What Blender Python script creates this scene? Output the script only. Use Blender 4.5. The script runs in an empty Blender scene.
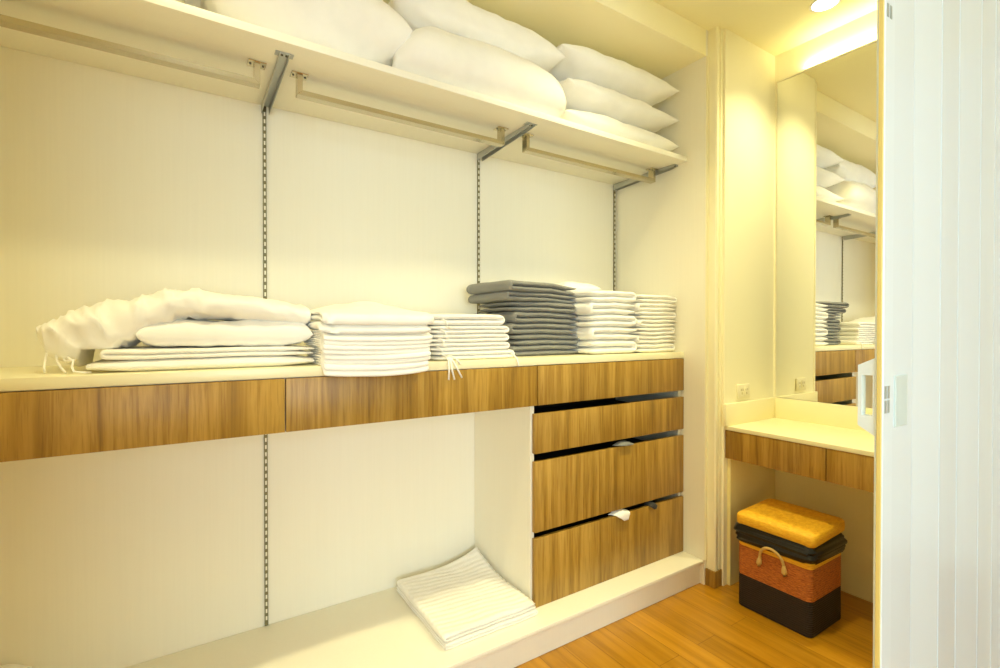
import bpy, bmesh, math, random
from mathutils import Vector, noise, Matrix
random.seed(7)
S = bpy.context.scene
COL = S.collection
V = Vector

# ------------------------------------------------------------------ materials
def mat(name, col, rough=.6, metal=0., spec=.5):
    m = bpy.data.materials.new(name); m.use_nodes = True
    b = m.node_tree.nodes['Principled BSDF']
    b.inputs['Base Color'].default_value = (*col, 1)
    b.inputs['Roughness'].default_value = rough
    b.inputs['Metallic'].default_value = metal
    b.inputs['Specular IOR Level'].default_value = spec
    return m
def nodes(m): return m.node_tree.nodes, m.node_tree.links, m.node_tree.nodes['Principled BSDF']
def coords(m, scale, rnd=False):
    n, l, b = nodes(m)
    tc = n.new('ShaderNodeTexCoord'); mp = n.new('ShaderNodeMapping')
    mp.inputs['Scale'].default_value = scale
    if rnd:
        oi = n.new('ShaderNodeObjectInfo'); vm = n.new('ShaderNodeVectorMath'); vm.operation = 'MULTIPLY_ADD'
        l.new(oi.outputs['Random'], vm.inputs[0]); vm.inputs[1].default_value = (13.7, 7.3, 5.1)
        l.new(tc.outputs['Object'], vm.inputs[2]); l.new(vm.outputs[0], mp.inputs['Vector'])
    else:
        l.new(tc.outputs['Object'], mp.inputs['Vector'])
    return mp.outputs['Vector']
def noise_tex(m, vec, scale=1, detail=4, rough=.55, dist=0):
    n, l, b = nodes(m); t = n.new('ShaderNodeTexNoise')
    t.inputs['Scale'].default_value = scale; t.inputs['Detail'].default_value = detail
    t.inputs['Roughness'].default_value = rough; t.inputs['Distortion'].default_value = dist
    l.new(vec, t.inputs['Vector']); return t.outputs['Fac']
def ramp(m, fac, stops):
    n, l, b = nodes(m); r = n.new('ShaderNodeValToRGB')
    e = r.color_ramp.elements
    while len(e) < len(stops): e.new(.5)
    for q, (p, c) in zip(e, stops): q.position = p; q.color = (*c, 1)
    l.new(fac, r.inputs['Fac']); return r.outputs['Color']
def bump(m, fac, strength, dist):
    n, l, b = nodes(m); bp = n.new('ShaderNodeBump')
    bp.inputs['Strength'].default_value = strength; bp.inputs['Distance'].default_value = dist
    l.new(fac, bp.inputs['Height']); l.new(bp.outputs['Normal'], b.inputs['Normal'])
def mixc(m, fac, a, b2, mode='MULTIPLY'):
    n, l, b = nodes(m); x = n.new('ShaderNodeMix'); x.data_type = 'RGBA'; x.blend_type = mode
    if isinstance(fac, (int, float)): x.inputs[0].default_value = fac
    else: l.new(fac, x.inputs[0])
    l.new(a, x.inputs[6]); l.new(b2, x.inputs[7]); return x.outputs[2]

def wood_mat(name, dark, mid, light, axis='z', rough=.42):
    m = mat(name, mid, rough); n, l, b = nodes(m)
    s = {'z': (1, 1, .045), 'y': (1, .045, 1)}[axis]
    v = coords(m, s, True)
    f1 = noise_tex(m, v, 26, 5, .62, .6)
    c = ramp(m, f1, [(.28, dark), (.45, mid), (.6, light), (.75, mid)])
    f2 = noise_tex(m, v, 150, 3, .6, .2)
    d = ramp(m, f2, [(.36, (.78, .73, .64)), (.5, (1, 1, 1))])
    v2 = coords(m, {'z': (1, 1, .16), 'y': (1, .16, 1)}[axis], True)
    f3 = noise_tex(m, v2, 5, 2, .5, 1.2)
    e = ramp(m, f3, [(.3, (.86, .84, .8)), (.65, (1.1, 1.1, 1.1))])
    c = mixc(m, 1., c, d); c = mixc(m, 1., c, e)
    l.new(c, b.inputs['Base Color']); bump(m, f2, .08, .001)
    return m

M = {}
M['wall'] = mat('painted_wall', (.92, .885, .69), .55)
M['ceil'] = mat('painted_ceiling', (.94, .89, .62), .7)
M['white_wall'] = mat('white_paint', (.82, .82, .80), .7)
def laminate(name, col, rough):
    m = mat(name, col, rough); v = coords(m, (1, 1, .02))
    f = noise_tex(m, v, 160, 2)
    n, l, b = nodes(m)
    c = ramp(m, f, [(.3, tuple(x * .988 for x in col)), (.7, tuple(min(1, x * 1.006) for x in col))])
    l.new(c, b.inputs['Base Color']); bump(m, f, .03, .0004); return m
M['panel'] = laminate('cream_laminate', (.865, .845, .75), .5)
M['desk'] = laminate('bounce_tinted_laminate', (.85, .77, .38), .5)  # cream laminate turned yellower, warm bounced light under the table put into its colour
M['trim'] = mat('cream_gloss_paint', (.90, .86, .64), .35)
M['stone'] = mat('cream_solid_surface', (.88, .83, .58), .3)
M['wood'] = wood_mat('oak_laminate', (.215, .115, .014), (.35, .195, .026), (.47, .285, .055))
M['floor'] = None
M['dark'] = mat('painted_gap_shade', (.02, .016, .012), .8)  # near-black chest interior, shade behind the drawer gaps put into its colour
M['metal'] = mat('brushed_steel', (.60, .54, .38), .22, 1.)
M['zinc'] = mat('zinc_grey_paint', (.50, .52, .50), .4, .6)
M['slot'] = mat('dark_screw', (.10, .09, .06), .5, .5)
M['strip'] = mat('strip_metal', (.20, .18, .095), .5, .2)
M['pvc'] = mat('white_pvc', (.79, .90, 1.0), .2)
M['edge'] = mat('golden_edge_strip', (.80, .66, .24), .5)  # even golden yellow for the door's leading edge
M['pvc2'] = mat('pale_pvc_plate', (.66, .78, .80), .35)
M['pvcdark'] = mat('grey_latch_plastic', (.36, .40, .38), .4)
M['plastic'] = mat('white_plastic', (.84, .80, .62), .35)
M['sock'] = mat('socket_slot', (.42, .36, .2), .6)
M['mirror'] = mat('mirror_glass', (.92, .93, .91), .0, 1.)
M['bag'] = mat('black_bin_bag', (.006, .006, .006), .26)
M['emit'] = mat('lamp_diffuser', (1, 1, 1), .5)
n_, l_, b_ = nodes(M['emit']); b_.inputs['Emission Color'].default_value = (1, .93, .74, 1); b_.inputs['Emission Strength'].default_value = 14

def cloth_mat(name, col, sc=600, st=.25, rough=.95):
    m = mat(name, col, rough, 0, .15); n, l, b = nodes(m)
    v = coords(m, (1, 1, 1)); f = noise_tex(m, v, sc, 2)
    f2 = noise_tex(m, v, 14, 3)
    c = ramp(m, f2, [(.3, tuple(x * .95 for x in col)), (.7, col)]); l.new(c, b.inputs['Base Color'])
    bump(m, f, st, .0015); b.inputs['Sheen Weight'].default_value = .15
    return m
M['sheet'] = cloth_mat('white_cotton', (.93, .92, .89), 300, .08)
M['towel'] = cloth_mat('white_terry', (.93, .92, .89), 900, .5)
M['pillow'] = cloth_mat('white_pillow_cotton', (.92, .91, .88), 300, .06)
M['grey'] = cloth_mat('grey_terry', (.25, .25, .24), 900, .6)
M['darkcloth'] = cloth_mat('dark_cloth', (.05, .05, .05), 500, .3)

def floor_mat():
    m = mat('wood_floor', (.4, .22, .06), .3); n, l, b = nodes(m)
    tc = n.new('ShaderNodeTexCoord')
    mp = n.new('ShaderNodeMapping'); mp.inputs['Rotation'].default_value = (0, 0, math.pi / 2)
    l.new(tc.outputs['Object'], mp.inputs['Vector'])
    br = n.new('ShaderNodeTexBrick'); br.offset = .37
    br.inputs['Scale'].default_value = 1; br.inputs['Brick Width'].default_value = 1.1; br.inputs['Row Height'].default_value = .105
    br.inputs['Mortar Size'].default_value = .0012; br.inputs['Bias'].default_value = 0
    br.inputs['Color1'].default_value = (.84, .84, .84, 1); br.inputs['Color2'].default_value = (1.05, 1.05, 1.05, 1)
    br.inputs['Mortar'].default_value = (.5, .45, .4, 1)
    l.new(mp.outputs[0], br.inputs['Vector'])
    v = coords(m, (1, .06, 1))
    f = noise_tex(m, v, 34, 5, .6, .5)
    c = ramp(m, f, [(.3, (.34, .155, .004)), (.5, (.47, .22, .009)), (.7, (.55, .275, .02))])
    c = mixc(m, 1., c, br.outputs['Color'])
    l.new(c, b.inputs['Base Color']); return m
M['floor'] = floor_mat()

def weave_mat(name, c1, c2):
    m = mat(name, c1, .6); n, l, b = nodes(m)
    v = coords(m, (1, 1, 6)); f = noise_tex(m, v, 55, 4, .7, .4)
    c = ramp(m, f, [(.32, c1), (.62, c2)]); l.new(c, b.inputs['Base Color'])
    bump(m, f, .6, .003); return m
M['weave_black'] = weave_mat('dark_brown_weave', (.006, .003, .003), (.022, .010, .008))
M['weave_red'] = weave_mat('rust_weave', (.22, .045, .004), (.60, .19, .03))
M['weave_gold'] = weave_mat('golden_weave', (.74, .36, .008), (.94, .55, .03))
M['rope'] = mat('natural_rope', (.62, .42, .14), .8)

# ------------------------------------------------------------------ mesh helpers
class MB:
    def __init__(s): s.bm = bmesh.new()
    def box(s, lo, hi, bev=0, seg=2):
        lo, hi = V(lo), V(hi)
        g = bmesh.ops.create_cube(s.bm, size=1)
        vs = g['verts']; c = (lo + hi) / 2; d = hi - lo
        for v in vs: v.co = V((v.co.x * d.x, v.co.y * d.y, v.co.z * d.z)) + c
        if bev:
            es = list({e for v in vs for e in v.link_edges})
            bmesh.ops.bevel(s.bm, geom=es, offset=bev, segments=seg, affect='EDGES', profile=.5)
        return s
    def prism(s, pts, axis, a, b):
        """closed 2D outline extruded along axis from a to b"""
        def P(p, t):
            return {'x': V((t, p[0], p[1])), 'y': V((p[0], t, p[1])), 'z': V((p[0], p[1], t))}[axis]
        A = [s.bm.verts.new(P(p, a)) for p in pts]; B = [s.bm.verts.new(P(p, b)) for p in pts]
        n = len(pts)
        for i in range(n): s.bm.faces.new((A[i], A[(i + 1) % n], B[(i + 1) % n], B[i]))
        s.bm.faces.new(A[::-1]); s.bm.faces.new(B); return s
    def tube(s, pts, r, k=8, taper=None):
        pts = [V(p) for p in pts]; rings = []
        for i, p in enumerate(pts):
            t = (pts[min(i + 1, len(pts) - 1)] - pts[max(i - 1, 0)]).normalized()
            u = t.cross(V((0, 0, 1)))
            if u.length < .1: u = t.cross(V((1, 0, 0)))
            u.normalize(); w = t.cross(u)
            rr = r if taper is None else taper[i]
            rings.append([s.bm.verts.new(p + u * rr * math.cos(q * 2 * math.pi / k) + w * rr * math.sin(q * 2 * math.pi / k)) for q in range(k)])
        for a, b in zip(rings, rings[1:]):
            for q in range(k): s.bm.faces.new((a[q], a[(q + 1) % k], b[(q + 1) % k], b[q]))
        s.bm.faces.new(rings[0][::-1]); s.bm.faces.new(rings[-1]); return s
    def grid(s, rows):
        R = [[s.bm.verts.new(p) for p in r] for r in rows]
        for a, b in zip(R, R[1:]):
            for i in range(len(a) - 1): s.bm.faces.new((a[i], a[i + 1], b[i + 1], b[i]))
        return R
    def disc(s, c, r, z0, z1, k=32):
        return s.prism([(c[0] + r * math.cos(2 * math.pi * i / k), c[1] + r * math.sin(2 * math.pi * i / k)) for i in range(k)], 'z', z0, z1)
    def build(s, name, m, parent=None, smooth=None, loc=None):
        bmesh.ops.recalc_face_normals(s.bm, faces=s.bm.faces)
        off = V((0, 0, 0)); p = parent
        while p is not None: off += p.location; p = p.parent
        if loc is not None: off = V(loc)
        for v in s.bm.verts: v.co -= off
        me = bpy.data.meshes.new(name); s.bm.to_mesh(me); s.bm.free()
        for mm in (m if isinstance(m, (list, tuple)) else [m]): me.materials.append(mm)
        if smooth is not None:
            me.polygons.foreach_set('use_smooth', [True] * len(me.polygons))
            if smooth < 180: me.set_sharp_from_angle(angle=math.radians(smooth))
        o = bpy.data.objects.new(name, me); COL.objects.link(o)
        if parent is not None: o.parent = parent
        elif loc is not None: o.location = loc
        return o
def tag(o, label, cat, group=None):
    o['label'] = label; o['category'] = cat
    if group: o['group'] = group
    return o
def thing(name, label, cat, loc, group=None):
    o = bpy.data.objects.new(name, None); COL.objects.link(o); o.location = loc; o.empty_display_size = .1
    return tag(o, label, cat, group)
def struct(name, mb, m, smooth=None):
    o = mb.build(name, m, smooth=smooth); o['kind'] = 'structure'; return o
def nz(p, f, seed=0): return noise.noise_vector(V(p) * f + V((seed * 3.1, seed * 1.7, seed * 5.3)))

# ------------------------------------------------------------------ measured planes (metres; X along closet, Y into it)
XL, XR = -.60, 1.97          # closet side walls
YF, YB = 1.45, 1.884         # drawer fronts, back wall
YS, YP, YK = 1.437, 1.344, 1.365
ZSH, ZC0, ZC1 = 1.929, 1.018, 1.046
ZP = .113
XD, XM, YW = 2.037, 2.44, 1.290
ZCEIL, ZSOF = 2.49, 2.373
YDOOR = .40

# ------------------------------------------------------------------ setting
struct('floor', MB().box((-1.9, -2.9, -.1), (3.3, 2.0, 0)), M['floor'])
struct('ceiling', MB().box((-1.9, -2.9, ZCEIL), (3.3, 2.0, ZCEIL + .1)), M['ceil'])
struct('wall_back', MB().box((XL - .1, YB, 0), (2.6, YB + .1, ZCEIL)), M['panel'])
struct('wall_left', MB().box((XL - .1, .46, 0), (XL, YB, ZCEIL)), M['panel'])
struct('wall_right', MB().box((XR, YP - .0, 0), (2.6, YB, ZCEIL)), M['panel'])
struct('wall_end', MB().box((XM + .006, .40, 0), (XM + .1, YP, ZCEIL)), M['wall'])
struct('wall_side', MB().box((2.033, YW, 0), (XM + .006, YP, ZCEIL)), M['wall'])
struct('wall_front_left', MB().box((-1.9, .36, 0), (-.17, .46, ZCEIL)), M['white_wall'])
struct('wall_front_right', MB().box((2.13, .36, 0), (3.3, .46, ZCEIL)), M['white_wall'])
struct('wall_front_head', MB().box((-.17, .36, 2.25), (2.13, .46, ZCEIL)), M['white_wall'])
# room behind the camera with a large window
struct('wall_bedroom_left', MB().box((-1.9, -2.8, 0), (-1.8, .36, ZCEIL)), M['white_wall'])
struct('wall_bedroom_right', MB().box((3.2, -2.8, 0), (3.3, .36, ZCEIL)), M['white_wall'])
mb = MB()
mb.box((-1.9, -2.9, 0), (3.3, -2.8, .55)).box((-1.9, -2.9, 2.25), (3.3, -2.8, ZCEIL)).box((-1.9, -2.9, .55), (-1.7, -2.8, 2.25)).box((.4, -2.9, .55), (3.3, -2.8, 2.25))
struct('wall_bedroom_rear', mb, M['white_wall'])
mb = MB()
for x in (-1.7, -.68, .34): mb.box((x, -2.88, .55), (x + .06, -2.82, 2.25))
for z in (.55, 2.19): mb.box((-1.7, -2.88, z), (.4, -2.82, z + .06))
struct('window_1', mb, M['white_wall'])
# closet soffit / header
struct('ceiling_closet', MB().box((XL, YP, ZSOF), (XR, YB, ZCEIL)), M['ceil'])
# casing at the right end of the closet with a groove
mb = MB().prism([(1.985, YP), (1.985, 1.306), (1.990, 1.300), (2.004, 1.300), (2.006, 1.308), (2.014, 1.308), (2.016, 1.300), (2.033, 1.300), (2.033, YP)], 'z', .074, ZCEIL)
struct('trim_1', mb, M['trim'])
struct('trim_2', MB().box((1.972, 1.338, ZP), (1.987, YP + .004, ZSOF)), M['trim'])
mb = MB().box((1.976, 1.296, 0), (2.033, YP, .074), .003)
struct('baseboard_right', mb, M['wood'])

# ------------------------------------------------------------------ fitted base, chest, units, worktop, shelf
t = thing('closet_platform', 'long low cream platform along the closet floor, carrying the folded bath mat and drawer chest', 'platform', (.6, 1.6, 0))
MB().box((XL, YP, ZP - .017), (1.968, YB - .001, ZP), .003).build('top_board', M['panel'], t, 40)
MB().box((XL, YK, 0), (1.9695, YK + .018, ZP - .0175), 0).build('kick_board', M['panel'], t)

t = thing('drawer_chest', 'chest of four oak drawer fronts with dark finger gaps under the worktop', 'chest of drawers', (1.53, 1.66, ZP))
yb = YF + .02
MB().box((1.088, YF + .018, ZP + .001), (1.106, YB - .002, ZC0 - .001), .001).build('side_panel', M['panel'], t)
MB().box((1.950, YF + .018, ZP + .001), (1.968, YB - .002, ZC0 - .001), .001).build('side_panel', M['panel'], t)
MB().box((1.106, YB - .02, ZP + .001), (1.950, YB - .003, ZC0 - .001)).build('back_panel', M['dark'], t)
DR = [(.868, 1.0155, 1.110), (.688, .837, 1.0965), (.394, .658, 1.0965), (.114, .371, 1.0965)]
for (z0, z1, xl) in DR:
    d = MB().box((xl, YF, z0), (1.9655, YF + .0175, z1), .0012).build('drawer', M['wood'], t, 40)
    MB().box((1.125, YF + .0185, z0 + .02), (1.931, YB - .03, max(z0 + .05, z1 - .06))).build('drawer_box', M['dark'], d)

t = thing('drawer_unit', 'shallow wall-hung unit with long oak drawer fronts left of the chest', 'drawer unit', (.25, 1.66, .87))
MB().box((XL + .001, YF + .019, .872), (1.087, YB - .002, 1.0165)).build('body', M['panel'], t)
MB().box((XL + .001, YF, .868), (.2375, YF + .0175, 1.0155), .0012).build('drawer', M['wood'], t, 40)
MB().box((.2405, YF, .868), (1.1055, YF + .0175, 1.0155), .0012).build('drawer', M['wood'], t, 40)

tag(MB().box((XL + .001, YF + .001, ZC0), (XR - .001, YB - .001, ZC1), .002).build('worktop', M['stone'], smooth=40, loc=(.7, 1.66, ZC0)),
    'long cream worktop over the oak drawers, carrying the piles of folded linen', 'worktop')
tag(MB().box((XL + .001, YS, ZSH), (XR - .001, YB - .001, ZSH + .023), .002).build('closet_shelf', M['panel'], smooth=40, loc=(.7, 1.66, ZSH)),
    'long cream upper shelf loaded with white pillows and duvets', 'shelf')
ZT = ZSH + .0235

# slotted uprights
LB = ['slotted metal wall strip at left, behind the duvet pile', 'slotted metal wall strip in the middle, rising behind the grey towels', 'slotted metal wall strip in the right corner, above the white towels']
for x, lab, lo in ((.245, LB[0], ZP), (1.108, LB[1], ZC1), (1.956, LB[2], ZC1)):
    t = thing('slotted_strip', lab, 'wall strip', (x, YB, lo), 'slotted wall strips')
    w = .0058
    for (z0, z1) in (((ZP + .001, .867), (ZC1 + .001, ZSH - .001)) if x < 1 else ((ZC1 + .001, ZSH - .001),)):
        mb = MB().box((x - w, YB - .007, z0), (x + w, YB - .0003, z1), .0008, 1)
        st = mb.build('strip', M['strip'], t)
        mb = MB(); z = z0 + .02
        while z < z1 - .02:
            mb.box((x - .0026, YB - .0075, z), (x + .0026, YB - .0068, z + .0135)); z += .025
        o = mb.build('slots', M['panel'], st)
# brackets: tapered arms under the shelf
LB = ['grey steel shelf bracket nearest the camera, above the duvet pile', 'grey steel shelf bracket in the middle, above the grey towels', 'grey steel shelf bracket at the right end against the side panel']
for x, lab in ((.247, LB[0]), (1.112, LB[1]), (1.955, LB[2])):
    t = thing('shelf_bracket', lab, 'bracket', (x, YB, ZSH), 'shelf brackets')
    zt = ZSH - .0008
    hw = .012
    for sx in (-1, 1):
        MB().prism([(YB - .0085, zt), (1.487, zt), (1.487, zt - .008), (1.52, zt - .013), (YB - .0085, zt - .030)], 'x', x + sx * hw - .001, x + sx * hw + .001).build('side_plate', M['zinc'], t)
    MB().box((x - hw + .0011, 1.490, zt - .003), (x + hw - .0011, YB - .0086, zt - .001)).build('arm', M['zinc'], t)
    mb = MB(); mb.box((x - hw - (.012 if x < 1.9 else 0), 1.487, zt - .002), (x + hw + (.012 if x < 1.9 else 0), 1.512, zt))
    tab = mb.build('fixing_tab', M['zinc'], t)
    for sx in (-1, 1): MB().disc((x + sx * .006, 1.499), .0035, zt - .0055, zt - .002, 10).build('screw', M['slot'], tab)
# rails
LB = ['flat steel hanging rail at the left end under the shelf', 'flat steel hanging rail in the middle between the first two brackets', 'flat steel hanging rail at the right end under the shelf']
for (x0, x1), lab in (((-.56, .196), LB[0]), ((.298, 1.050), LB[1]), ((1.155, 1.925), LB[2])):
    t = thing('hanging_rail', lab, 'clothes rail', ((x0 + x1) / 2, 1.60, ZSH), 'hanging rails under the shelf')
    y0, y1 = 1.583, 1.613; zb = 1.864
    MB().prism([(x0, zb), (x1, zb), (x1 - .015, zb + .015), (x0 + .015, zb + .015)], 'y', y0, y1).build('tube', M['metal'], t)
    for x, s in ((x0, 1), (x1, -1)):
        MB().prism([(x, zb + .0006), (x, ZSH - .003), (x + s * .015, ZSH - .003), (x + s * .015, zb + .0156)], 'y', y0, y1).build('post', M['metal'], t)
        fl = MB().box((x + s * .0075 - .024, y0 - .006, ZSH - .003), (x + s * .0075 + .024, y1 + .006, ZSH - .0005), .001, 1).build('flange', M['metal'], t)
        for sx in (-1, 1): MB().disc((x + s * .0075 + sx * .017, (y0 + y1) / 2), .0032, ZSH - .005, ZSH - .003, 10).build('screw', M['slot'], fl)

# ------------------------------------------------------------------ soft goods
def folded(W, D, t, n, seed=0, axis='y', start=0, amp=.004, na=18, ns=12, jit=.006, sag=0., squash=.97, warp=None, fr=9, er=None, zo=None, sd=0):
    """Ribbon folded back and forth n times: W across the folds, D along the fold axis, t layer pitch.
    Local frame: base at z=0, centred in plan. start=0: lowest layer's first fold on +W side."""
    rnd = random.Random(seed); C = []
    if er is None: er = min(.3, 1.2 * t / D * 2)
    # denser sampling of the rounded rims
    vs_ = sorted({-1, 1} | {sg * (1 - er * (1 - math.cos(a * math.pi / 8))) for sg in (-1, 1) for a in range(5)} | {-(1 - er) + 2 * (1 - er) * k / (na - 8) for k in range(na - 7)})
    na = len(vs_) - 1
    ends = [[-W / 2 + rnd.uniform(0, jit), W / 2 - rnd.uniform(0, jit)] for _ in range(n + 1)]
    for i in range(n):
        q = (i + .5) * t; right = (i + start) % 2 == 0
        a, b = ends[i]
        # folded edges sit flush with their neighbour layer
        if i < n - 1:
            if right: b = W / 2 - t / 2 - abs(ends[i][1] - W / 2)
            else: a = -W / 2 + t / 2 + abs(ends[i][0] + W / 2)
        if i > 0:
            if right: a = pa
            else: b = pa
        xs = [a + (b - a) * k / ns for k in range(ns + 1)]
        if not right: xs = xs[::-1]
        C += [(x, q) for x in xs]
        pa = xs[-1]
        if i < n - 1:
            sgn = 1 if right else -1
            for k in range(1, 6):
                th = -math.pi / 2 + math.pi * k / 6
                C.append((pa + sgn * t / 2 * math.cos(th), q + t / 2 + t / 2 * math.sin(th)))
    m = len(C); N = []
    for i in range(m):
        a = C[max(0, i - 1)]; b = C[min(m - 1, i + 1)]
        d = V((b[0] - a[0], b[1] - a[1])).normalized(); N.append(V((-d.y, d.x)))
    rows = []
    for side in (1, -1):
        R = []
        for j in range(na + 1):
            v = vs_[j]; ev = max(0, (abs(v) - (1 - er)) / er); edge = max(.3, math.sqrt(max(0, 1 - ev * ev)))
            row = []
            for i in range(m):
                endf = min(1, .45 + .3 * min(i, m - 1 - i))
                h = side * t / 2 * squash * edge * endf
                row.append(V((C[i][0] + N[i].x * h, v * D / 2, C[i][1] + N[i].y * h)))
            R.append(row)
        rows.append(R)
    H = n * t
    def P(p):
        p = p.copy()
        pn = V((p.x, p.y, p.z if zo is None else (p.z + zo) * .45)); ns_ = seed if zo is None else sd
        k = nz(pn, fr, ns_); k2 = nz(pn, fr * 3.3, ns_ + 9)
        up = 1 if zo else min(1, p.z / (.4 * H + 1e-6))
        p += V((k.x * amp * 1.3, k.y * amp * 1.8, (k.z * amp * .9 + k2.z * amp * .35) * up))
        p.z -= sag * ((2 * p.x / W) ** 2 * .5 + (2 * p.y / D) ** 2 * .5) * p.z / H
        if axis == 'x': p = V((-p.y, p.x, p.z))
        if warp: p = warp(p)
        return p
    mb = MB(); bm = mb.bm
    VV = [[[bm.verts.new(P(p)) for p in row] for row in R] for R in rows]
    for R in VV:
        for a, b in zip(R, R[1:]):
            for i in range(m - 1): bm.faces.new((a[i], a[i + 1], b[i + 1], b[i]))
    for j in (0, na):
        for i in range(m - 1): bm.faces.new((VV[0][j][i], VV[0][j][i + 1], VV[1][j][i + 1], VV[1][j][i]))
    for i in (0, m - 1):
        for j in range(na): bm.faces.new((VV[0][j][i], VV[0][j + 1][i], VV[1][j + 1][i], VV[1][j][i]))
    return mb
def place(mb, loc, rot=0, tilt=None):
    mx = Matrix.Translation(V(loc)) @ Matrix.Rotation(math.radians(rot), 4, 'Z')
    if tilt: mx = mx @ Matrix.Rotation(math.radians(tilt[0]), 4, 'X') @ Matrix.Rotation(math.radians(tilt[1]), 4, 'Y')
    for v in mb.bm.verts: v.co = mx @ v.co
    return mb
def cushion(W, D, H, seed=0, p=2.6, low=.45, pinch=.10, wr=.006, n=40, q=.55, fr=9):
    """soft pillow with pointed corners; base at z=0"""
    mb = MB(); rows = []
    for side in (1, -1):
        R = []
        for j in range(n + 1):
            row = []
            for i in range(n + 1):
                u = math.sin((-1 + 2 * i / n) * math.pi / 2); v = math.sin((-1 + 2 * j / n) * math.pi / 2)
                th = max(0, (1 - abs(u) ** p) * (1 - abs(v) ** p)) ** q
                x = W / 2 * u * (1 - pinch * (1 - v * v) * abs(u) ** 3); y = D / 2 * v * (1 - pinch * (1 - u * u) * abs(v) ** 3)
                h = (1 - low) * H * th if side > 0 else -low * H * th
                r = max(abs(u), abs(v)); ang = math.atan2(v, u)
                w = noise.noise(V((ang * 5, r * 1.2, seed * 2.3 + side))) * wr * 1.6 * (r ** 2) * th
                k = nz((x, y, h), fr, seed); k2 = nz((x, y, h), fr * 2.7, seed + 4)
                row.append(V((x + k.x * wr, y + k.y * wr, low * H + h + w + (k.z * wr * 1.3 + k2.z * wr * .5) * th)))
            R.append(row)
        rows.append(R)
    mb.grid(rows[0]); mb.grid(rows[1])
    bmesh.ops.remove_doubles(mb.bm, verts=mb.bm.verts, dist=1e-4)
    return mb
def flat_bottom(mb, z):
    for v in mb.bm.verts:
        if v.co.z < z: v.co.z = z + (v.co.z - z) * .02 + .0004
    return mb
def soft(mb, name, m, label, cat, loc, rot=0, group=None, tilt=None, floor_z=None, sub=0):
    place(mb, loc, rot, tilt)
    if floor_z is not None: flat_bottom(mb, floor_z)
    o = mb.build(name, m, smooth=180, loc=loc); tag(o, label, cat, group)
    if sub:
        s = o.modifiers.new('smooth', 'SUBSURF'); s.levels = sub; s.render_levels = sub
    return o

# --- worktop, left pile
Z0 = ZC1 + .0005
GL = 'bedding piled at the left end of the worktop'
soft(folded(.515, .36, .0295, 1, 11, 'y', amp=.003, zo=0, sd=11), 'folded_sheet', M['sheet'], 'flat folded white sheet at the bottom of the left bedding pile', 'sheet', (.066, 1.665, Z0), 0, GL, floor_z=Z0)
soft(folded(.485, .35, .0125, 2, 12, 'y', start=1, amp=.003, zo=.0305, sd=11), 'folded_sheet', M['sheet'], 'thin folded white sheet second from the bottom of the left bedding pile', 'sheet', (.080, 1.667, Z0 + .0305), 0, GL)
soft(cushion(.425, .33, .074, 13, p=9, low=.45, pinch=.02, wr=.006, q=.45), 'pillow', M['pillow'], 'plump white pillow in the middle of the left bedding pile, under the draped duvet', 'pillow', (.115, 1.672, Z0 + .0565), 0, GL)
# the long floppy duvet cover draped over the pile
def drape():
    path = [(-.285, 1.135), (-.270, 1.128), (-.24, 1.124), (-.21, 1.130), (-.16, 1.143), (-.11, 1.167), (-.06, 1.193), (-.01, 1.211), (.05, 1.218), (.12, 1.214), (.19, 1.206), (.26, 1.198), (.31, 1.192), (.332, 1.190)]
    half = [.016, .040, .060, .070, .070, .062, .052, .042, .037, .036, .036, .035, .033, .018]
    mb = MB(); n = 100; k = 56; rows = []
    for i in range(n + 1):
        f = i / n * (len(path) - 1); a = min(int(f), len(path) - 2); w = f - a; w = w * w * (3 - 2 * w) * .5 + w * .5
        x = path[a][0] * (1 - w) + path[a + 1][0] * w; z = path[a][1] * (1 - w) + path[a + 1][1] * w
        h = half[a] * (1 - w) + half[a + 1] * w
        row = []
        e = min(1, i / 8, (n - i) / 5)
        for j in range(k + 1):
            th = 2 * math.pi * j / k
            c, s = math.cos(th), math.sin(th)
            yy = 1.665 + (.155 * (.55 + .45 * e) + .012 * math.sin(x * 9)) * (abs(c) ** .55) * (1 if c > 0 else -1)
            zz = z + h * (abs(s) ** .8) * (1 if s > 0 else -1)
            p = V((x, yy, zz))
            q = nz((x * 1.7, yy, zz * 1.5), 13, 3); q2 = nz((x * 2.2 + zz, yy * .6, zz), 26, 5)
            wl = 1.35 if x < .06 else .5
            p += V((q.x * .006, q.y * .009, q.z * .007 + q2.z * .006)) * wl
            a_ = noise.noise(V((x * 26 + zz * 22, (x - zz) * 7, yy * 5))); ridge = (1 - abs(a_)) ** 5
            p += V((0, -.010 * ridge * (c < .3), .010 * ridge)) * (1.0 if x < .03 else .35)
            if c < 0 and x < 0: p.y -= .012 * (1 - min(1, abs(x + .12) / .15))
            lim = Z0 + .010 if x < -.20 else Z0 + .058
            if x < -.10 and p.z < lim: p.z = lim + (p.z - lim) * .1
            row.append(p)
        row[-1] = row[0]
        rows.append(row)
    R = []
    for row in rows: R.append([mb.bm.verts.new(p) for p in row[:-1]])
    for a, b in zip(R, R[1:]):
        for j in range(k): mb.bm.faces.new((a[j], a[(j + 1) % k], b[(j + 1) % k], b[j]))
    mb.bm.faces.new(R[0]); mb.bm.faces.new(R[-1][::-1])
    return mb
t = thing('draped_duvet_cover', 'long crumpled white duvet cover draped over the left bedding pile with loose ties hanging', 'duvet cover', (0, 1.66, Z0), GL)
drape().build('cover', M['sheet'], t, 180)
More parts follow.
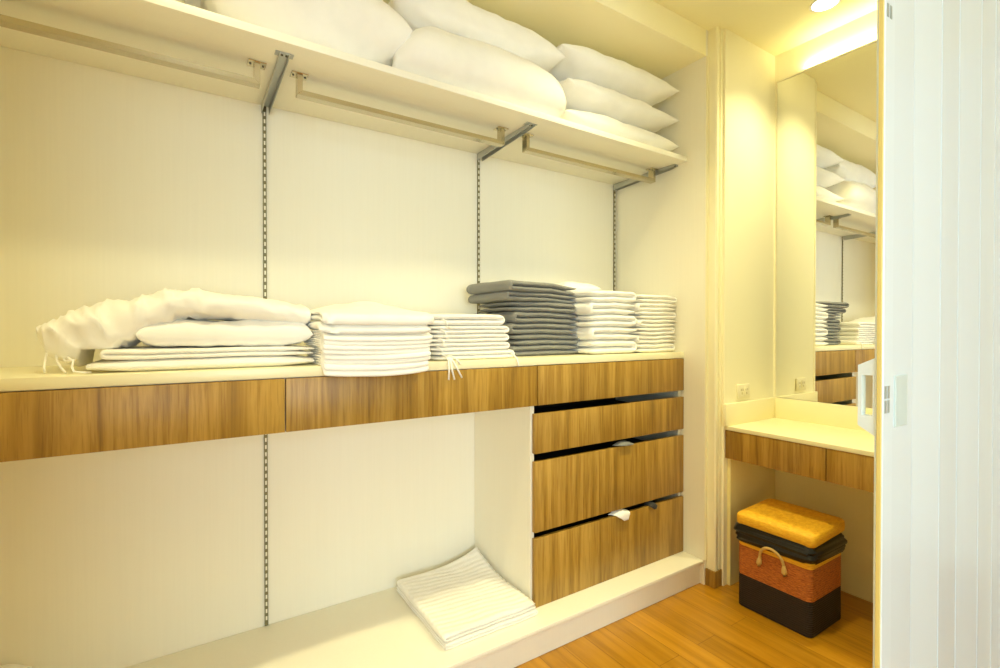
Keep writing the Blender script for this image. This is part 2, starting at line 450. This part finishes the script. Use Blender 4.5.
for pts in ([(-.262, 1.545, 1.11), (-.266, 1.535, 1.085), (-.268, 1.53, 1.062), (-.266, 1.527, 1.050)],
            [(-.250, 1.540, 1.105), (-.245, 1.53, 1.075), (-.236, 1.525, 1.058), (-.228, 1.52, 1.049)],
            [(-.232, 1.535, 1.088), (-.222, 1.522, 1.082), (-.214, 1.515, 1.076), (-.216, 1.512, 1.062), (-.212, 1.507, 1.052), (-.196, 1.502, 1.0495), (-.180, 1.505, 1.049)],
            [(-.238, 1.537, 1.09), (-.230, 1.526, 1.076), (-.220, 1.52, 1.078), (-.211, 1.516, 1.079)]):
    MB().tube(pts, .0026, 6).build('tie', M['sheet'], t, 180)

# --- worktop, pile of thin folded white sheets bulging over the edge
GE = 'white folded linens in the bulging pile'
spec = [(.335, .0150, 2), (.34, .0125, 2), (.345, .0120, 2), (.35, .0115, 2), (.355, .030, 1)]
z = Z0; names = ['lowest', 'second from the bottom', 'third from the bottom', 'fourth from the bottom', 'thick fifth from the bottom']
ZOFF = 0
def bulge(p):
    p = p.copy(); k = (p.x / .17)
    if p.y < -.10: p.y -= .016 * max(0, 1 - k * k * .9)
    over = max(0, -.086 - p.y)
    p.z -= over * (.62 - 2.4 * (p.z + ZOFF))
    return p
for i, (w, tt, n) in enumerate(spec):
    ZOFF = z - Z0
    mb = folded(.25, w - .02, tt if n == 1 else tt / 2, n if n == 1 else 4, 21 + i, 'x', start=(0 if n == 1 else 1), amp=.002, squash=.93, jit=.004, warp=bulge, ns=14, na=22, zo=z - Z0, sd=21)
    h = tt if n == 1 else 2 * tt
    soft(mb, 'folded_linen', M['sheet'], f'white folded linen {names[i]} in the pile bulging over the worktop edge', 'linen', (.490 + .006 * (i % 2), 1.533, z), [0, -1, 1, 0, -1][i], GE)
    z += h * 1.0
ztop = z; ZOFF = z - Z0
def crumple():
    mb = folded(.25, .34, .0145, 2, 31, 'x', start=1, amp=.003, warp=bulge, na=26, ns=16, zo=ZOFF, sd=21)
    for v in mb.bm.verts:
        u = v.co.x / .17; b = max(0, 1 - u * u) * max(0, min(1, (v.co.y + .10) / .12))
        q = nz(v.co, 17, 33)
        v.co.z += (.030 * b + .012 * q.z * b) * min(1, max(.1, v.co.z / .02))
    return mb
soft(crumple(), 'folded_linen', M['sheet'], 'crumpled white linen on top of the pile bulging over the worktop edge', 'linen', (.497, 1.537, ztop), 0, GE)

# --- worktop, five white robes with rounded fold ends and hanging ties
GF = 'white folded robes left of the grey towels'
z = Z0
hs = [.032, .029, .029, .029, .040]
xr_ = [1.022, .998, 1.003, 1.002, .982]
yfr = 1.475
nm = ['lowest', 'second from the bottom', 'middle', 'second from the top', 'topmost and thickest']
for i, h in enumerate(hs):
    w = .325
    t = thing('folded_robe', f'white folded robe, {nm[i]} of the five beside the grey towels', 'robe', (xr_[i] - w / 2, yfr + .17, z), GF)
    mb = place(folded(w, .34, h / 2, 2, 41 + i, 'y', start=0, amp=.0022, jit=.012, zo=z - Z0, sd=41, squash=.95), (xr_[i] - w / 2, yfr + .17, z))
    mb.build('robe_body', M['sheet'], t, 180)
    if i == 0:
        for pts in ([(.735, 1.468, 1.062), (.737, 1.446, 1.050), (.738, 1.4435, 1.02), (.736, 1.443, .985)],
                    [(.742, 1.468, 1.062), (.745, 1.445, 1.048), (.749, 1.443, 1.015), (.757, 1.442, .985)],
                    [(.748, 1.468, 1.062), (.754, 1.445, 1.046), (.768, 1.442, 1.02), (.785, 1.442, .990)],
                    [(.752, 1.470, 1.064), (.765, 1.447, 1.055), (.780, 1.444, 1.035)],
                    [(1.005, 1.472, 1.064), (1.012, 1.448, 1.050), (1.016, 1.444, 1.03), (1.018, 1.444, 1.018)]):
            MB().tube(pts, .0032, 6).build('tie', M['sheet'], t, 180)
    if i in (1, 2, 3, 4):
        cx = .700 + .006 * i; zz = z + h * .5
        MB().tube([(cx, 1.470, zz), (cx + .012, 1.463, zz - .006), (cx + .020, 1.464, zz - .018), (cx + .012, 1.462, zz - .022), (cx + .026, 1.462, zz - .03)], .0030, 6).build('tie', M['sheet'], t, 180)
    z += h * 1.0

# --- grey towels
GG = 'grey towels on the worktop'
z = Z0
gs = [(.042, 1.245, 0), (.044, 1.240, 1), (.042, 1.237, -1), (.046, 1.243, 1), (.040, 1.232, -2), (.036, 1.208, 5), (.042, 1.212, 10)]
gl = ['lowest of the grey stack', 'second from the bottom of the grey stack', 'third from the bottom of the grey stack', 'in the middle of the grey stack', 'third from the top of the grey stack', 'second from the top of the grey stack, jutting left', 'topmost of the grey stack, jutting left']
for i, (h, cx, rot) in enumerate(gs):
    big = i >= 5
    w = .355 if not big else .40
    soft(folded(w, .24 if not big else .27, h / 2, 2, 51 + i, 'y', start=(0 if i in (1, 4) else 1) if not big else 1, amp=.0055, jit=.016, squash=.97, fr=7, zo=z - Z0, sd=51),
         'folded_towel', M['grey'], f'grey towel, {gl[i]}', 'towel', (cx, (1.675 if not big else 1.685) + .003 * (i % 2), z), rot, GG)
    z += h * 1.0
# --- white fluffy towels
GH = 'large white towels right of the grey stack'
z = Z0
nm = ['lowest', 'second from the bottom', 'middle', 'second from the top', 'topmost']
for i, h in enumerate([.060, .056, .052, .052, .050]):
    soft(folded(.285, .30, h / 2, 2, 61 + i, 'y', start=i % 2, amp=.0055, jit=.016, squash=.98, fr=10, zo=z - Z0, sd=61), 'folded_towel', M['towel'],
         f'large white towel, {nm[i]} of the stack right of the grey towels', 'towel', (1.543 + .004 * (i % 2), 1.635, z), [0, 1, -1, 1, 0][i], GH)
    z += h * 1.0
# small one lying on top at the back left
soft(cushion(.22, .14, .05, 67, p=4, wr=.005, n=24), 'rolled_towel', M['towel'], 'small white towel lying at the back on top of the large white towels', 'towel', (1.50, 1.70, z - .002), 0)
# --- smaller white towels at the right end
GI = 'small white towels against the right side panel'
z = Z0
nm = ['lowest', 'second from the bottom', 'third from the bottom', 'middle', 'third from the top', 'second from the top', 'topmost']
for i in range(7):
    h = [.040, .038, .037, .037, .036, .037, .037][i]
    soft(folded(.262, .27, h / 2, 2, 71 + i, 'y', start=i % 2, amp=.0045, jit=.012, squash=.97, fr=12, zo=z - Z0, sd=71), 'folded_towel', M['towel'],
         f'small white towel, {nm[i]} of the stack against the right side panel', 'towel', (1.826 + .003 * (i % 2), 1.618, z), [0, -1, 1, 0, 1, -1, 0][i], GI)
    z += h * 1.0

# --- bath mat on the platform
def matwarp(p):
    p = p.copy(); r = max(0, (p.x + p.y) - .17)
    p.z += r * r * 1.0 + .004 * max(0, p.y / .2)
    return p
ZP0 = ZP + .0006
def ribs(mb):
    for v in mb.bm.verts:
        if v.co.z > .017: v.co.z += .0013 * math.sin((v.co.y + .12 * v.co.x + .01 * noise.noise(v.co * 9)) * 250)
    return mb
GK = 'folded white bath mats on the platform'
soft(folded(.376, .43, .0110, 2, 81, 'y', amp=.003, warp=matwarp, na=40, ns=26, zo=0, sd=81), 'bath_mat', M['towel'], 'white folded bath mat lying beneath the ribbed one on the platform beside the chest', 'bath mat', (.893, 1.625, ZP0), 0, GK, floor_z=ZP0)
soft(ribs(folded(.368, .42, .0120, 2, 82, 'y', start=1, amp=.003, warp=matwarp, na=110, ns=26, zo=.0222, sd=81)), 'bath_mat', M['towel'], 'white ribbed bath mat lying uppermost on the platform beside the chest', 'bath mat', (.893, 1.624, ZP0 + .0240), 0, GK)
# bundle at the lower left
soft(cushion(.36, .22, .145, 91, p=3, wr=.01, n=30), 'white_bundle', M['sheet'], 'white cloth bundle at the lower left corner on the platform', 'cloth', (-.512, 1.765, ZP0), 8, floor_z=ZP0)

# --- upper shelf bedding
GA = 'pillows and duvets on the upper shelf'
soft(cushion(.58, .39, .30, 101, p=3.2, low=.48, pinch=.05, wr=.011, q=.48, n=48), 'pillow', M['pillow'], 'big plump white pillow on the upper shelf above the left bedding pile', 'pillow', (.325, 1.648, ZT - .004), 0, GA, floor_z=ZT)
soft(cushion(.50, .39, .27, 102, p=3.2, low=.48, pinch=.05, wr=.011, q=.48), 'pillow', M['pillow'], 'white pillow at the far left of the upper shelf, mostly out of view', 'pillow', (-.225, 1.652, ZT - .004), 0, GA, floor_z=ZT)
def puff(p): return p
mb = folded(.40, .68, .108, 2, 103, 'x', start=1, amp=.012, squash=1.0, ns=18, na=40, fr=6, jit=.01, er=.18)
def plump(mb, L, k):
    for v in mb.bm.verts:
        u = abs(v.co.x) / (L / 2)
        f = 1 - k * max(0, (u - .55) / .45) ** 2
        v.co.z = v.co.z * f + .01 * (1 - f)
        v.co.y *= (1 - .06 * max(0, (u - .6) / .4) ** 2)
    return mb
soft(plump(mb, .66, .42), 'folded_duvet', M['pillow'], 'folded white duvet on the upper shelf right of the big pillow, lower of two', 'duvet', (.915, 1.663, ZT - .004), 0, GA, floor_z=ZT)
mb = cushion(.70, .38, .18, 104, p=3.5, low=.35, pinch=.03, wr=.011, q=.5, n=44)
soft(mb, 'folded_duvet', M['pillow'], 'puffy white duvet lying on top of the folded duvet on the upper shelf', 'duvet', (.925, 1.675, ZT + .206), 0, GA)
zz = ZT - .002
nm = ['lowest', 'middle', 'topmost']
for i, (H, tl) in enumerate(((.122, 0), (.122, 0), (.144, 0))):
    mb = cushion(.695, .39, H, 111 + i, p=3.2, low=.42, pinch=.04, wr=.008, q=.52, n=44)
    soft(mb, 'pillow', M['pillow'], f'white pillow, {nm[i]} of the stack of three at the right end of the upper shelf', 'pillow', (1.603 - .004 * i, 1.655, zz), [0, 1, -1][i], GA, floor_z=ZT if i == 0 else None)
    zz += H * 1.0

# --- cloth poking from the drawers
mb = MB(); rows = []
def tongue(xa, xb, z0, drop, seed):
    mb = MB(); n = 12
    for side in (0, 1):
        rows = []
        for j in range(7):
            f = j / 6; row = []
            for i in range(n + 1):
                u = i / n; x = xa + (xb - xa) * (u * (1 - f * .75) + f * .60)
                y = YF + .02 - .028 * min(1, f * 2.2) - .003 * side
                zz_ = z0 + .012 * math.sin(math.pi * u) * (1 - f) - drop * max(0, f - .3) / .7
                k = nz((x, y, zz_), 40, seed)
                row.append(V((x + k.x * .003, y + k.y * .002, zz_ + k.z * .002)))
            rows.append(row)
        mb.grid(rows)
    bmesh.ops.bridge_loops(mb.bm, edges=[e for e in mb.bm.edges if len(e.link_faces) == 1])
    return mb
tag(tongue(1.492, 1.603, .376, .030, 1).build('cloth_corner', M['sheet'], smooth=180), 'white cloth corner poking out above the lowest drawer front', 'cloth')
tag(tongue(1.715, 1.775, .374, .018, 2).build('cloth_corner', M['darkcloth'], smooth=180), 'black cloth scrap poking out above the lowest drawer front, right of the white one', 'cloth')
tag(tongue(1.515, 1.625, .664, .004, 3).build('cloth_corner', M['grey'], smooth=180), 'grey cloth peeking from the gap above the third drawer front', 'cloth')

# ------------------------------------------------------------------ dressing table
t = thing('dressing_table', 'built-in dressing table with cream top and two oak drawers beneath the mirror', 'dressing table', (2.24, .88, 0))
YE = .462
MB().box((XD, YE, .703), (XM + .004, YW - .001, .7205), .0015).build('table_top', M['stone'], t, 40)
MB().box((XD - .018, YW - .0155, .7205), (XM - .001, YW - .0005, .819), .0015).build('backsplash', M['stone'], t, 40)
MB().box((XM - .010, YE, .7205), (XM + .004, YW - .016, .819), .0015).build('backsplash', M['stone'], t, 40)
MB().box((XD + .022, YW - .016, .001), (XM + .004, YW - .0005, .7025), .001).build('side_panel', M['desk'], t)
MB().box((XM - .008, YE, .001), (XM + .004, YW - .017, .7025)).build('back_panel', M['desk'], t)
for y0, y1 in ((.8805, YW - .0012), (YE + .004, .8775)):
    d = MB().box((XD + .004, y0, .576), (XD + .021, y1, .7015), .001).build('drawer', M['wood'], t, 40)
    MB().box((XD + .0215, y0 + .02, .582), (XM - .02, y1 - .03, .68)).build('drawer_box', M['desk'], d)

t = thing('wall_mirror', 'tall frameless wall mirror above the dressing table reflecting the closet', 'mirror', (XM, .88, .83))
MB().box((XM, YE + .002, .8205), (XM + .005, YW - .015, 2.352)).build('mirror_glass', M['mirror'], t)

t = thing('power_outlet', 'cream double power outlet on the wall beside the mirror', 'outlet', (2.178, YW, .866))
pl = MB().box((2.128, YW - .008, .833), (2.226, YW - .0005, .899), .003).build('cover_plate', M['plastic'], t, 40)
for cx in (2.158, 2.196):
    s = MB().box((cx - .016, YW - .0095, .845), (cx + .016, YW - .0078, .887), .002).build('socket', M['plastic'], t, 40)
    mb = MB()
    for dx, dz in ((-.007, .008), (.007, .008), (0, -.008)): mb.box((cx + dx - .0022, YW - .0102, .866 + dz - .005), (cx + dx + .0022, YW - .0092, .866 + dz + .005))
    mb.build('pin_holes', M['sock'], s)

# ------------------------------------------------------------------ laundry basket
BX0, BX1, BY0, BY1 = 1.952, 2.205, .888, 1.176
def rr(x0, x1, y0, y1, r, k=6):
    pts = []
    for cx, cy, a0 in ((x1 - r, y1 - r, 0), (x0 + r, y1 - r, 90), (x0 + r, y0 + r, 180), (x1 - r, y0 + r, 270)):
        for i in range(k + 1):
            a = math.radians(a0 + 90 * i / k); pts.append((cx + r * math.cos(a), cy + r * math.sin(a)))
    return pts
def loft(mb, secs, cap=True):
    R = [[mb.bm.verts.new((p[0], p[1], z)) for p in pts] for pts, z in secs]; n = len(R[0])
    for a, b in zip(R, R[1:]):
        for i in range(n): mb.bm.faces.new((a[i], a[(i + 1) % n], b[(i + 1) % n], b[i]))
    if cap: mb.bm.faces.new(R[0][::-1]); mb.bm.faces.new(R[-1])
    return mb
def band(z0, z1, g, rows=None):
    """woven wall band: stacked cord rings between z0 and z1"""
    secs = []; rows = rows or max(2, round((z1 - z0) / .0085))
    for i in range(rows * 4 + 1):
        z = z0 + (z1 - z0) * i / (rows * 4); b = .0016 * abs(math.sin(math.pi * i / 4))
        secs.append((rr(BX0 - g - b, BX1 + g + b, BY0 - g - b, BY1 + g + b, .022), z))
    return secs
t = thing('laundry_basket', 'woven laundry basket in dark, rust and gold bands under the dressing table', 'laundry basket', ((BX0 + BX1) / 2, (BY0 + BY1) / 2, 0))
loft(MB(), band(.001, .134, 0)).build('lower_band', M['weave_black'], t, 60)
loft(MB(), band(.134, .256, 0)).build('upper_band', M['weave_red'], t, 60)
loft(MB(), band(.256, .290, .0005, 3)).build('rim', M['weave_gold'], t, 60)
# rope handle on the front
hy = 1.030; hx = BX0 - .007
pts = []
for i in range(15):
    a = math.pi * i / 14; pts.append((hx - .012 * math.sin(a), hy + .046 * math.cos(a), .238 + .052 * math.sin(a)))
pts = [(hx, hy + .047, .215)] + pts + [(hx, hy - .047, .215)]
h = MB().tube(pts, .0055, 8).build('handle', M['rope'], t, 180)
for s in (1, -1):
    mb = MB().tube([(hx - .001, hy + s * .047, .240), (hx - .001, hy + s * .048, .226), (hx - .001, hy + s * .050, .212), (hx - .001, hy + s * .051, .200)], .01, 8, [.0055, .0095, .011, .006])
    mb.build('handle_tab', M['rope'], h, 180)
# lid
g = .009; lz = .346
mb = MB(); secs = []
for g2, z in ((g - .003, lz), (g, lz + .004), (g + .001, lz + .02), (g, lz + .038), (g - .004, lz + .043), (g - .018, lz + .0435), (g - .020, lz + .0455), (g - .03, lz + .046)):
    secs.append((rr(BX0 - g2, BX1 + g2, BY0 - g2, BY1 + g2, .024), z))
loft(mb, secs)
cx, cy = (BX0 + BX1) / 2, (BY0 + BY1) / 2
for v in mb.bm.verts:
    v.co.z += (v.co.x - cx) * .05
    v.co.x += .004; v.co.y += .0
mb.build('lid', M['weave_gold'], t, 50)
# liner
mb = MB(); secs = []
nlev = 22
for i in range(nlev + 1):
    f = i / nlev; z = .276 + .074 * f
    pts = rr(BX0 - .006, BX1 + .006, BY0 - .006, BY1 + .006, .03, 8); out = []
    for k, (x, y) in enumerate(pts):
        d = V((x - cx, y - cy, 0)).normalized()
        w = noise.noise(V((x * 16, y * 16, f * 2.2))) * .013 + noise.noise(V((x * 45, y * 45, f * 7))) * .006 - .012 * (1 - abs(noise.noise(V((x * 22 + f * 2, y * 22, f * 3))))) ** 6
        bl = .017 * math.sin(math.pi * min(1, f * 1.02)) ** .7 - .005 * (f > .85)
        out.append((x + d.x * (bl + w), y + d.y * (bl + w)))
    secs.append((out, z))
loft(mb, secs)
for v in mb.bm.verts:
    if v.co.z < .30: v.co.z += .026 * noise.noise(V((v.co.x * 11, v.co.y * 11, 3))) * (.30 - v.co.z) / .024 - .004
tag(mb.build('bin_liner', M['bag'], smooth=180, loc=(cx, cy, .276)), 'black plastic bin liner bulging out between the basket and its gold lid', 'bin liner')

# ------------------------------------------------------------------ folding door
PX = [1.327, 1.474, 1.625, 1.777, 1.934, 2.088]
mb = MB()
z0, z1 = .012, 2.235
prev = (1.327, YDOOR + .004)
y_a = [YDOOR + .004, YDOOR - .003, YDOOR + .004, YDOOR - .002, YDOOR + .004, YDOOR - .003]
for i in range(5):
    xa, xb = PX[i] + .003, PX[i + 1] - .003; ya, yb_ = y_a[i], y_a[i + 1]
    mb.prism([(xa, ya), (xb, yb_), (xb, yb_ + .010), (xa, ya + .010)], 'z', z0, z1)
    mb.prism([(PX[i + 1] - .0035, yb_ + .003), (PX[i + 1] + .0035, yb_ + .003), (PX[i + 1] + .0035, yb_ + .009), (PX[i + 1] - .0035, yb_ + .009)], 'z', z0, z1)
o = mb.build('door_1', M['pvc'], smooth=40); o['kind'] = 'structure'
o['label'] = 'white accordion folding door partly drawn across the opening at right'
MB().prism([(1.212, YDOOR + .001), (1.328, YDOOR + .004), (1.328, YDOOR + .012), (1.212, YDOOR + .012)], 'z', z0, z1).build('lead_panel', M['pvc'], o)
MB().prism([(1.164, YDOOR + .003), (1.167, YDOOR), (1.211, YDOOR), (1.213, YDOOR + .004), (1.213, YDOOR + .014), (1.164, YDOOR + .014)], 'z', z0, z1).build('leading_post', M['pvc'], o)
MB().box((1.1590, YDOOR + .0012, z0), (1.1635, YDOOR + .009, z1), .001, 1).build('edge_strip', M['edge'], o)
MB().box((1.222, YDOOR - .0025, .950), (1.284, YDOOR + .002, 1.056), .002).build('handle_plate', M['pvc2'], o)
for zc in (.996, 1.025, 1.783):
    for xx in (1.1715, 1.186):
        mb = MB().box((xx, YDOOR - .0012, zc - .0125), (xx + .008, YDOOR + .002, zc + .0125)).build('latch_slot', M['pvcdark'], o)
# D handle projecting into the closet from the post
yh0, yh1 = YDOOR + .0142, YDOOR + .043
out = [(yh0, .937), (yh1, .955), (yh1, 1.078), (yh0, 1.093)]
inn = [(yh0 + .003, .976), (yh1 - .0065, .976), (yh1 - .0065, 1.058), (yh0 + .003, 1.058)]
mb = MB()
A = [[mb.bm.verts.new((x, p[0], p[1])) for p in out] for x in (1.1640, 1.1840)]
B = [[mb.bm.verts.new((x, p[0], p[1])) for p in inn] for x in (1.1640, 1.1840)]
for k in range(4):
    j = (k + 1) % 4
    mb.bm.faces.new((A[0][k], A[0][j], B[0][j], B[0][k])); mb.bm.faces.new((A[1][k], A[1][j], B[1][j], B[1][k]))
    mb.bm.faces.new((A[0][k], A[0][j], A[1][j], A[1][k])); mb.bm.faces.new((B[0][k], B[0][j], B[1][j], B[1][k]))
mb.build('door_handle', M['pvc'], o)
struct('trim_3', MB().box((-.17, .385, 2.24), (2.13, .43, 2.25 + .0)), M['pvc'])

# ------------------------------------------------------------------ lights
def downlight(x, y, label, power, visible=True):
    t = thing('downlight', label, 'ceiling light', (x, y, ZCEIL), 'recessed ceiling downlights')
    mb = MB(); k = 32
    for r0, r1, za, zb in ((.046, .056, ZCEIL - .004, ZCEIL - .0005),):
        A = [[mb.bm.verts.new((x + r * math.cos(2 * math.pi * i / k), y + r * math.sin(2 * math.pi * i / k), z)) for i in range(k)] for r, z in ((r0, za), (r1, za), (r1, zb), (r0, zb))]
        for a in range(4):
            for i in range(k): mb.bm.faces.new((A[a][i], A[a][(i + 1) % k], A[(a + 1) % 4][(i + 1) % k], A[(a + 1) % 4][i]))
    mb.build('trim_ring', M['white_wall'], t, 40)
    MB().disc((x, y), .0455, ZCEIL - .003, ZCEIL - .0006).build('diffuser', M['emit'], t)
    l = bpy.data.lights.new('downlight_lamp', 'SPOT'); l.energy = power; l.color = WARM
    l.spot_size = math.radians(118); l.spot_blend = 1; l.shadow_soft_size = .045
    lo = bpy.data.objects.new('downlight_lamp', l); COL.objects.link(lo); lo.parent = t; lo.location = (0, 0, -.012)
WARM = (1.0, .885, .46)
downlight(2.219, .969, 'round recessed ceiling downlight in front of the dressing table mirror', 70)
downlight(1.30, .98, 'round recessed ceiling downlight over the middle of the closet', 88)
downlight(-.05, 1.0, 'round recessed ceiling downlight over the left end of the closet', 54)
downlight(.45, -.65, 'round recessed ceiling downlight in the room outside the closet', 6)
def area(name, loc, size, energy, col, rot):
    l = bpy.data.lights.new(name, 'AREA'); l.shape = 'RECTANGLE'; l.size, l.size_y = size; l.energy = energy; l.color = col
    o = bpy.data.objects.new(name, l); COL.objects.link(o); o.location = loc; o.rotation_euler = rot; return o
t = thing('mirror_light', 'slim warm light strip along the top edge of the wall mirror', 'light strip', (XM, .88, 2.353))
MB().box((XM - .004, YE + .01, 2.3525), (XM + .005, YW - .012, 2.362), .001, 1).build('housing', M['plastic'], t)
o = area('strip_lamp', (XM - .012, .82, 2.366), (.02, .66), 1.5, WARM, (math.radians(180), math.radians(18), 0))
area('window_daylight', (-.65, -2.93, 1.4), (2.1, 1.65), 110, (.80, .96, 1.0), (math.radians(90), 0, 0))
w = bpy.data.worlds.new('daylight'); S.world = w; w.use_nodes = True
w.node_tree.nodes['Background'].inputs['Color'].default_value = (.85, .93, 1, 1)
w.node_tree.nodes['Background'].inputs['Strength'].default_value = .5

# ------------------------------------------------------------------ camera
cam = bpy.data.cameras.new('camera'); co = bpy.data.objects.new('camera', cam); COL.objects.link(co)
cam.sensor_width = 36; cam.sensor_fit = 'HORIZONTAL'; cam.lens = 36 * 490.2 / 1000; cam.clip_start = .02
co.location = (0, 0, 1.15)
co.rotation_euler = (math.radians(90 - .4914), 0, math.radians(56.989 - 90))
S.camera = co
vs = S.view_settings; vs.view_transform = 'Standard'; vs.look = 'None'; vs.gamma = 1; vs.exposure = .03; vs.use_curve_mapping = False
S.cycles.use_denoising = True
S.cycles.max_bounces = 20; S.cycles.diffuse_bounces = 18; S.cycles.glossy_bounces = 5
S.cycles.sample_clamp_indirect = 6
S.cycles.caustics_reflective = False; S.cycles.caustics_refractive = False
